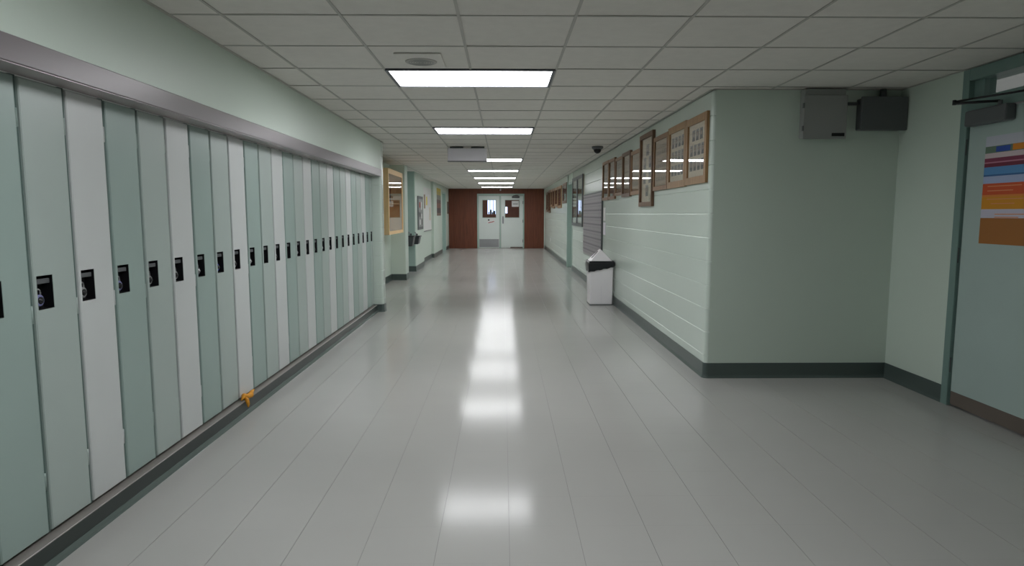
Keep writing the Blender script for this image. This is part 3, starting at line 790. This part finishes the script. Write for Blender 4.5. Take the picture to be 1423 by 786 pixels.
# ------------------------------------------------------------------ left recess: display case and fountains
t = thing('display_case', (XL, 12.38, 1.02), 'birch wooden display case with a glass front on the recess wall', 'display case')
xf = -2.03; a, b, z0, z1 = 11.56, 13.2, 1.02, 2.205
cs_ = MB()
cs_.box(XL, xf-0.02, a, a+0.03, z0, z1).box(XL, xf-0.02, b-0.03, b, z0, z1).box(XL, xf-0.02, a+0.03, b-0.03, z0, z0+0.03).box(XL, xf-0.02, a+0.03, b-0.03, z1-0.03, z1)
cs_.build('cabinet_box', 'birch', t)
box('backing', 'mat', XL, XL+0.012, a+0.03, b-0.03, z0+0.03, z1-0.03, t)
fr = MB(); w = 0.06
fr.box(xf-0.02, xf, a, b, z1-w-0.03, z1).box(xf-0.02, xf, a, b, z0, z0+w).box(xf-0.02, xf, a, a+w, z0+w, z1-w-0.03).box(xf-0.02, xf, b-w, b, z0+w, z1-w-0.03)
fd = fr.build('front_frame', 'birch', t)
box('glass', 'pglass', xf-0.014, xf-0.010, a+w, b-w, z0+w, z1-w-0.03, t)
box('shelf', 'birch', XL+0.012, xf-0.06, a+0.03, b-0.03, 1.58, 1.60, t)
# things in the case
for (y, w_, h_, mm, lab) in ((11.95, 0.26, 0.36, 'walnut', 'small dark framed photograph on the display case shelf, nearest the lockers'), (12.4, 0.3, 0.3, 'brownw', 'small brown framed photograph in the middle of the display case shelf'),
                             (12.85, 0.26, 0.36, 'walnut', 'small dark framed photograph on the display case shelf, nearest the pilaster')):
    picture('standing_photograph', XL+0.10, y-w_/2, y+w_/2, 1.601, 1.60+h_, mm, lab, cols=2, rows=2, fw=0.03, group='photographs in the display case', side=1)
for (y, w_, h_, mm, lab) in ((12.1, 0.45, 0.34, 'brownw', 'small brown framed photograph on the display case floor beside a dark one'), (12.65, 0.4, 0.3, 'walnut', 'small dark framed photograph on the display case floor beside a brown one')):
    picture('standing_photograph', XL+0.10, y-w_/2, y+w_/2, 1.051, 1.05+h_, mm, lab, cols=3, rows=2, fw=0.03, group='photographs in the display case', side=1)

def fountain(y, x0, x1, ztop, hgt, label):
    cx_, hw = (x0+x1)/2, 0.16
    t = thing('drinking_fountain', (x0, y, ztop-hgt), label, 'drinking fountain', 'drinking fountains in the recess')
    s = frust(MB(), (x0+0.0, x1-0.035, y-hw+0.02, y+hw-0.02, ztop-hgt), (x0+0.0, x1, y-hw, y+hw, ztop-0.03))
    s.build('basin', 'dgrey2', t, bevel=0.02, seg=2)
    box('rim', 'dgrey2', x0, x1+0.01, y-hw-0.01, y+hw+0.01, ztop-0.03, ztop, t, bevel=0.008, seg=2)
    MB().lathe((cx_+0.05, y, ztop), [(0.09, 0.0), (0.085, 0.002), (0.02, 0.003)], 20).build('bowl_plate', 'steel', t)
    px = x1-0.09
    MB().tube([(px, y-0.07, ztop), (px, y-0.07, ztop+0.05), (px-0.015, y-0.06, ztop+0.075), (px-0.04, y-0.04, ztop+0.07)], 0.011, 8).build('bubbler', 'steel', t)
    MB().lathe((px, y+0.08, ztop), [(0.018, 0), (0.018, 0.03), (0.012, 0.045)], 12).build('push_button', 'black', t)
M['dgrey2'] = mat('charcoal_fountain_metal', (74, 76, 80), rough=0.35, metal=0.3)
fountain(14.42, -2.42, -1.975, 0.915, 0.235, 'charcoal drinking fountain in the recess, right behind the pilaster')
fountain(15.28, -2.42, -1.955, 0.885, 0.20, 'slightly lower charcoal drinking fountain beside the teal return wall')

# framed notice, white board, posters on the left wall
t = thing('framed_notice', (-2.12, 16.57, 1.0), 'grey framed notice with coloured pictures on the left wall', 'notice')
box('frame', 'dgrey', -2.12, -2.10, 16.08, 17.07, 1.0, 1.84, t, bevel=0.003)
bk = box('sheet', 'grey', -2.10, -2.098, 16.16, 16.99, 1.07, 1.77, t)
for (y, z, w_, h_, m) in ((16.4, 1.55, 0.2, 0.14, 'redpaper'), (16.72, 1.50, 0.2, 0.2, 'paper'), (16.4, 1.32, 0.26, 0.12, 'black'), (16.75, 1.28, 0.2, 0.12, 'paper'), (16.45, 1.12, 0.26, 0.13, 'paper'), (16.8, 1.12, 0.18, 0.13, 'black')):
    box('picture_cutout', m, -2.098, -2.096, y-w_/2, y+w_/2, z, z+h_, bk)
t = thing('notice_board', (-2.28, 19.5, 0.9), 'white notice board with papers pinned on the left wall', 'notice board')
box('board', 'paper', -2.28, -2.262, 18.48, 20.5, 0.905, 2.16, t, bevel=0.002)
box('rail', 'dgrey', -2.28, -2.262, 18.48, 20.5, 0.885, 0.905, t)
M['yellowp'] = mat('yellow_paper', (226, 206, 96), rough=0.6); M['brownp'] = mat('brown_paper', (150, 130, 110), rough=0.6)
for (y, z, w_, h_, m, lab) in ((18.75, 1.55, 0.3, 0.4, 'brownp', 'brown sheet pinned at the edge of the white board'), (19.25, 1.65, 0.3, 0.25, 'yellowp', 'yellow sheet pinned on the white board'), (19.75, 1.7, 0.4, 0.28, 'signgrey', 'grey sheet pinned high on the white board'), (20.1, 1.2, 0.3, 0.4, 'mat', 'cream sheet pinned low on the white board')):
    tag(box('pinned_sheet', m, -2.262, -2.260, y-w_/2, y+w_/2, z, z+h_), lab, 'notice', 'sheets on the white notice board')
LPST = bands_mat('tall_poster_print', [(0.0, (196, 176, 60)), (0.12, (176, 160, 80)), (0.25, (130, 130, 120)), (0.42, (96, 72, 66)), (0.55, (128, 84, 70)), (0.72, (70, 60, 62)), (0.9, (120, 100, 90))])
tag(MB().box(-2.199, -2.195, 21.58, 22.95, 1.335, 2.26).build('poster', LPST), 'tall poster with a yellow top on the left wall before the doorway', 'poster')
t = thing('wall_plaque', (-2.2, 25.85, 1.4), 'small dark plaque on the left wall beside the brown end wall', 'plaque')
box('frame', 'walnut', -2.2, -2.175, 25.6, 26.1, 1.40, 1.87, t, bevel=0.004); box('plate', 'dgrey', -2.175, -2.172, 25.66, 26.04, 1.46, 1.81, t)
# left doorway
d5 = struct(box('door_5', 'teal_wall', -2.40, -2.36, 23.47, 24.78, 0.005, 2.14, bevel=0.003), 'closed pale green door set back in the left wall', 'door')
box('handle', 'steel', -2.36, -2.32, 24.6, 24.64, 0.98, 1.1, d5, bevel=0.004)
struct(MB().box(-2.42, -2.19, 24.78, 24.86, 0, 2.2).box(-2.42, -2.19, 23.39, 23.47, 0, 2.2).box(-2.42, -2.19, 23.47, 24.78, 2.14, 2.2).build('trim_5', 'teal_wall', bevel=0.003), 'pale green door frame in the left wall', 'trim')

# ------------------------------------------------------------------ end wall with double doors
we = struct(MB().box(-2.5, -1.05, YE, YE+0.12, 0, H+0.1).box(0.865, 1.9, YE, YE+0.12, 0, H+0.1).box(-1.05, 0.865, YE, YE+0.12, 2.205, H+0.1).build('wall_end', 'panel'),
            'red-brown wood panelled wall at the end of the hallway', 'wall')
for (x0, x1, z0, z1) in ((-2.2, -1.985, 0.0, H), (-1.975, -1.055, 0.0, H), (0.87, 1.69, 0.0, H), (-1.05, 0.865, 2.21, H)):
    box('wood_panel', 'panel', x0, x1, YE-0.015, YE, z0, z1, we, bevel=0.003)
box('corner_strip', 'wall_plain', 1.665, 1.69, YE-0.03, YE-0.015, 0, H, we)
f = MB()
f.box(-1.048, -0.985, YE-0.03, YE+0.12, 0, 2.205).box(0.81, 0.863, YE-0.03, YE+0.12, 0, 2.205).box(-0.985, 0.81, YE-0.03, YE+0.12, 2.12, 2.205).box(-0.145, -0.085, YE-0.02, YE+0.1, 0, 2.12)
struct(f.build('trim_6', 'frameend', bevel=0.003), 'mint metal frame of the double doors in the brown wall', 'trim')
def leaf(name, x0, x1, wx0, wx1, wz0, wz1, label):
    y0, y1 = YE-0.012, YE+0.033
    s = MB()
    s.box(x0, wx0, y0, y1, 0.012, 2.112).box(wx1, x1, y0, y1, 0.012, 2.112).box(wx0, wx1, y0, y1, 0.012, wz0).box(wx0, wx1, y0, y1, wz1, 2.112)
    d = struct(s.build(name, 'doorend'), label, 'door')
    box('pane', 'wglass', wx0, wx1, YE+0.008, YE+0.013, wz0, wz1, d)
    g = MB(); w = 0.018
    g.box(wx0-w, wx0, y0-0.006, y0, wz0-w, wz1+w).box(wx1, wx1+w, y0-0.006, y0, wz0-w, wz1+w).box(wx0, wx1, y0-0.006, y0, wz0-w, wz0).box(wx0, wx1, y0-0.006, y0, wz1, wz1+w)
    g.build('glazing_bead', 'frameend', d)
    return d
dl = leaf('door_1', -0.982, -0.150, -0.826, -0.292, 1.25, 1.945, 'pale mint door leaf with a steel kick plate in the brown wall')
dr = leaf('door_2', -0.080, 0.806, 0.09, 0.656, 1.25, 1.945, 'pale mint door leaf with a closer and papered window in the brown wall')
box('kick_plate', 'steel', -0.965, -0.168, YE-0.016, YE-0.012, 0.05, 0.375, dl)
hd = box('pull_plate', 'steel', -0.03, 0.03, YE-0.016, YE-0.012, 1.0, 1.3, dr)
MB().tube([(0, YE-0.014, 1.03), (0, YE-0.06, 1.05), (0, YE-0.06, 1.25), (0, YE-0.014, 1.27)], 0.01, 8).build('pull_handle', 'dgrey', hd)
box('door_sweep', 'brownkick', 0.30, 0.80, YE-0.02, YE-0.012, 0.014, 0.06, dr)
for hz in (0.3, 1.1, 1.85): MB().tube([(0.808, YE-0.036, hz-0.06), (0.808, YE-0.036, hz+0.06)], 0.012, 8).build('hinge', 'dgrey', dr)
c = thing('door_closer', (0.51, YE, 2.02), 'grey door closer at the top of the pale mint door leaf', 'door closer')
box('body', 'dgrey', 0.36, 0.67, YE-0.08, YE-0.013, 2.03, 2.105, c, bevel=0.01)
MB().tube([(0.42, YE-0.06, 2.105), (0.42, YE-0.06, 2.13), (0.62, YE-0.10, 2.14), (0.50, YE-0.035, 2.15)], 0.010, 8).build('arm', 'dgrey', c)
pp = tag(box('notice_sheet', 'paper', -0.64, -0.345, YE-0.016, YE-0.0125, 1.01, 1.215), 'white notice with dark print below the left door window', 'notice')
M['pinkp'] = mat('pale_pink_paper', (225, 205, 205), rough=0.6)
box('print_mark', 'black', -0.61, -0.55, YE-0.0168, YE-0.016, 1.12, 1.18, pp); 
s = MB(); s.v = [(-0.60, YE-0.0168, 1.02), (-0.36, YE-0.0168, 1.075), (-0.36, YE-0.0168, 1.105), (-0.60, YE-0.0168, 1.05), (-0.60, YE-0.016, 1.02), (-0.36, YE-0.016, 1.075), (-0.36, YE-0.016, 1.105), (-0.60, YE-0.016, 1.05)]
s.f = [(0, 1, 2, 3), (7, 6, 5, 4), (0, 4, 5, 1), (1, 5, 6, 2), (2, 6, 7, 3), (3, 7, 4, 0)]; s.sm = [False]*6
s.build('print_mark', 'redpaper', pp)
p2 = tag(box('notice_sheet', 'paper', 0.355, 0.64, YE+0.002, YE+0.006, 1.68, 1.915), 'white printed sheet stuck on the right door window', 'notice')
for z in (1.78, 1.80): box('print_line', 'dgrey', 0.40, 0.60, YE+0.001, YE+0.002, z, z+0.012, p2)
t = thing('door_bell', (-0.1, YE-0.015, 2.33), 'small round grey alarm button above the double doors', 'button')
MB().lathe((-0.1, YE-0.045, 2.355), [(0.02, 0), (0.03, 0.01), (0.035, 0.03)], 16, 'y').build('knob', 'signgrey', t)

# vestibule beyond the doors
v = struct(MB().box(-2.3, -2.2, YE+0.12, 32.0, 0, 2.6).box(1.9, 2.0, YE+0.12, 32.0, 0, 2.6).build('wall_vestibule', 'vest'), 'brown side walls of the vestibule behind the double doors', 'wall')
vw = MB()
wins = [(-0.76, -0.36, 1.38, 2.15), (0.06, 0.22, 1.42, 1.74)]
vw.box(-2.3, wins[0][0], 32.0, 32.1, 0, 2.6).box(wins[0][1], wins[1][0], 32.0, 32.1, 0, 2.6).box(wins[1][1], 2.0, 32.0, 32.1, 0, 2.6)
for (x0, x1, z0, z1) in wins: vw.box(x0, x1, 32.0, 32.1, 0, z0).box(x0, x1, 32.0, 32.1, z1, 2.6)
struct(vw.build('wall_vestibule_end', 'vest'), 'brown far wall of the vestibule holding bright windows', 'wall')
struct(box('ceiling_vestibule', 'ceil', -2.3, 2.0, YE+0.12, 32.1, 2.6, 2.65), 'plain ceiling of the vestibule behind the double doors', 'ceiling')
fv = struct(box('floor_vestibule', 'floor', -2.2, 1.9, YE, 32.0, -0.0024, 0.0), 'grey floor of the vestibule behind the double doors', 'floor')
for n, (x0, x1, z0, z1) in enumerate(wins):
    wv = struct(box('window_%d' % (n+2), 'daylight', x0, x1, 32.04, 32.05, z0, z1), ('tall' if n == 0 else 'small')+' bright daylit window seen through the door glass', 'window')
    if n == 0:
        for x in (-0.64, -0.48): box('glazing_bar', 'frameend', x-0.012, x+0.012, 32.0, 32.04, z0, z1, wv)
        for (x, w_, h_) in ((-0.70, 0.05, 0.12), (-0.60, 0.08, 0.22), (-0.52, 0.06, 0.10), (-0.43, 0.09, 0.17)): box('sill_item', 'black', x-w_/2, x+w_/2, 32.0, 32.03, z0, z0+h_, wv, bevel=0.01)

# unseen lamp, added to brighten the brown vestibule walls behind the door glass
t = thing('ceiling_light', (-0.2, 29.0, 2.56), 'added unseen ceiling lamp brightening the vestibule behind the double doors', 'ceiling light')
box('housing', 'lampframe', -0.8, 0.4, 28.7, 29.3, 2.58, 2.6, t); box('diffuser', 'lens', -0.78, 0.38, 28.72, 29.28, 2.56, 2.58, t)
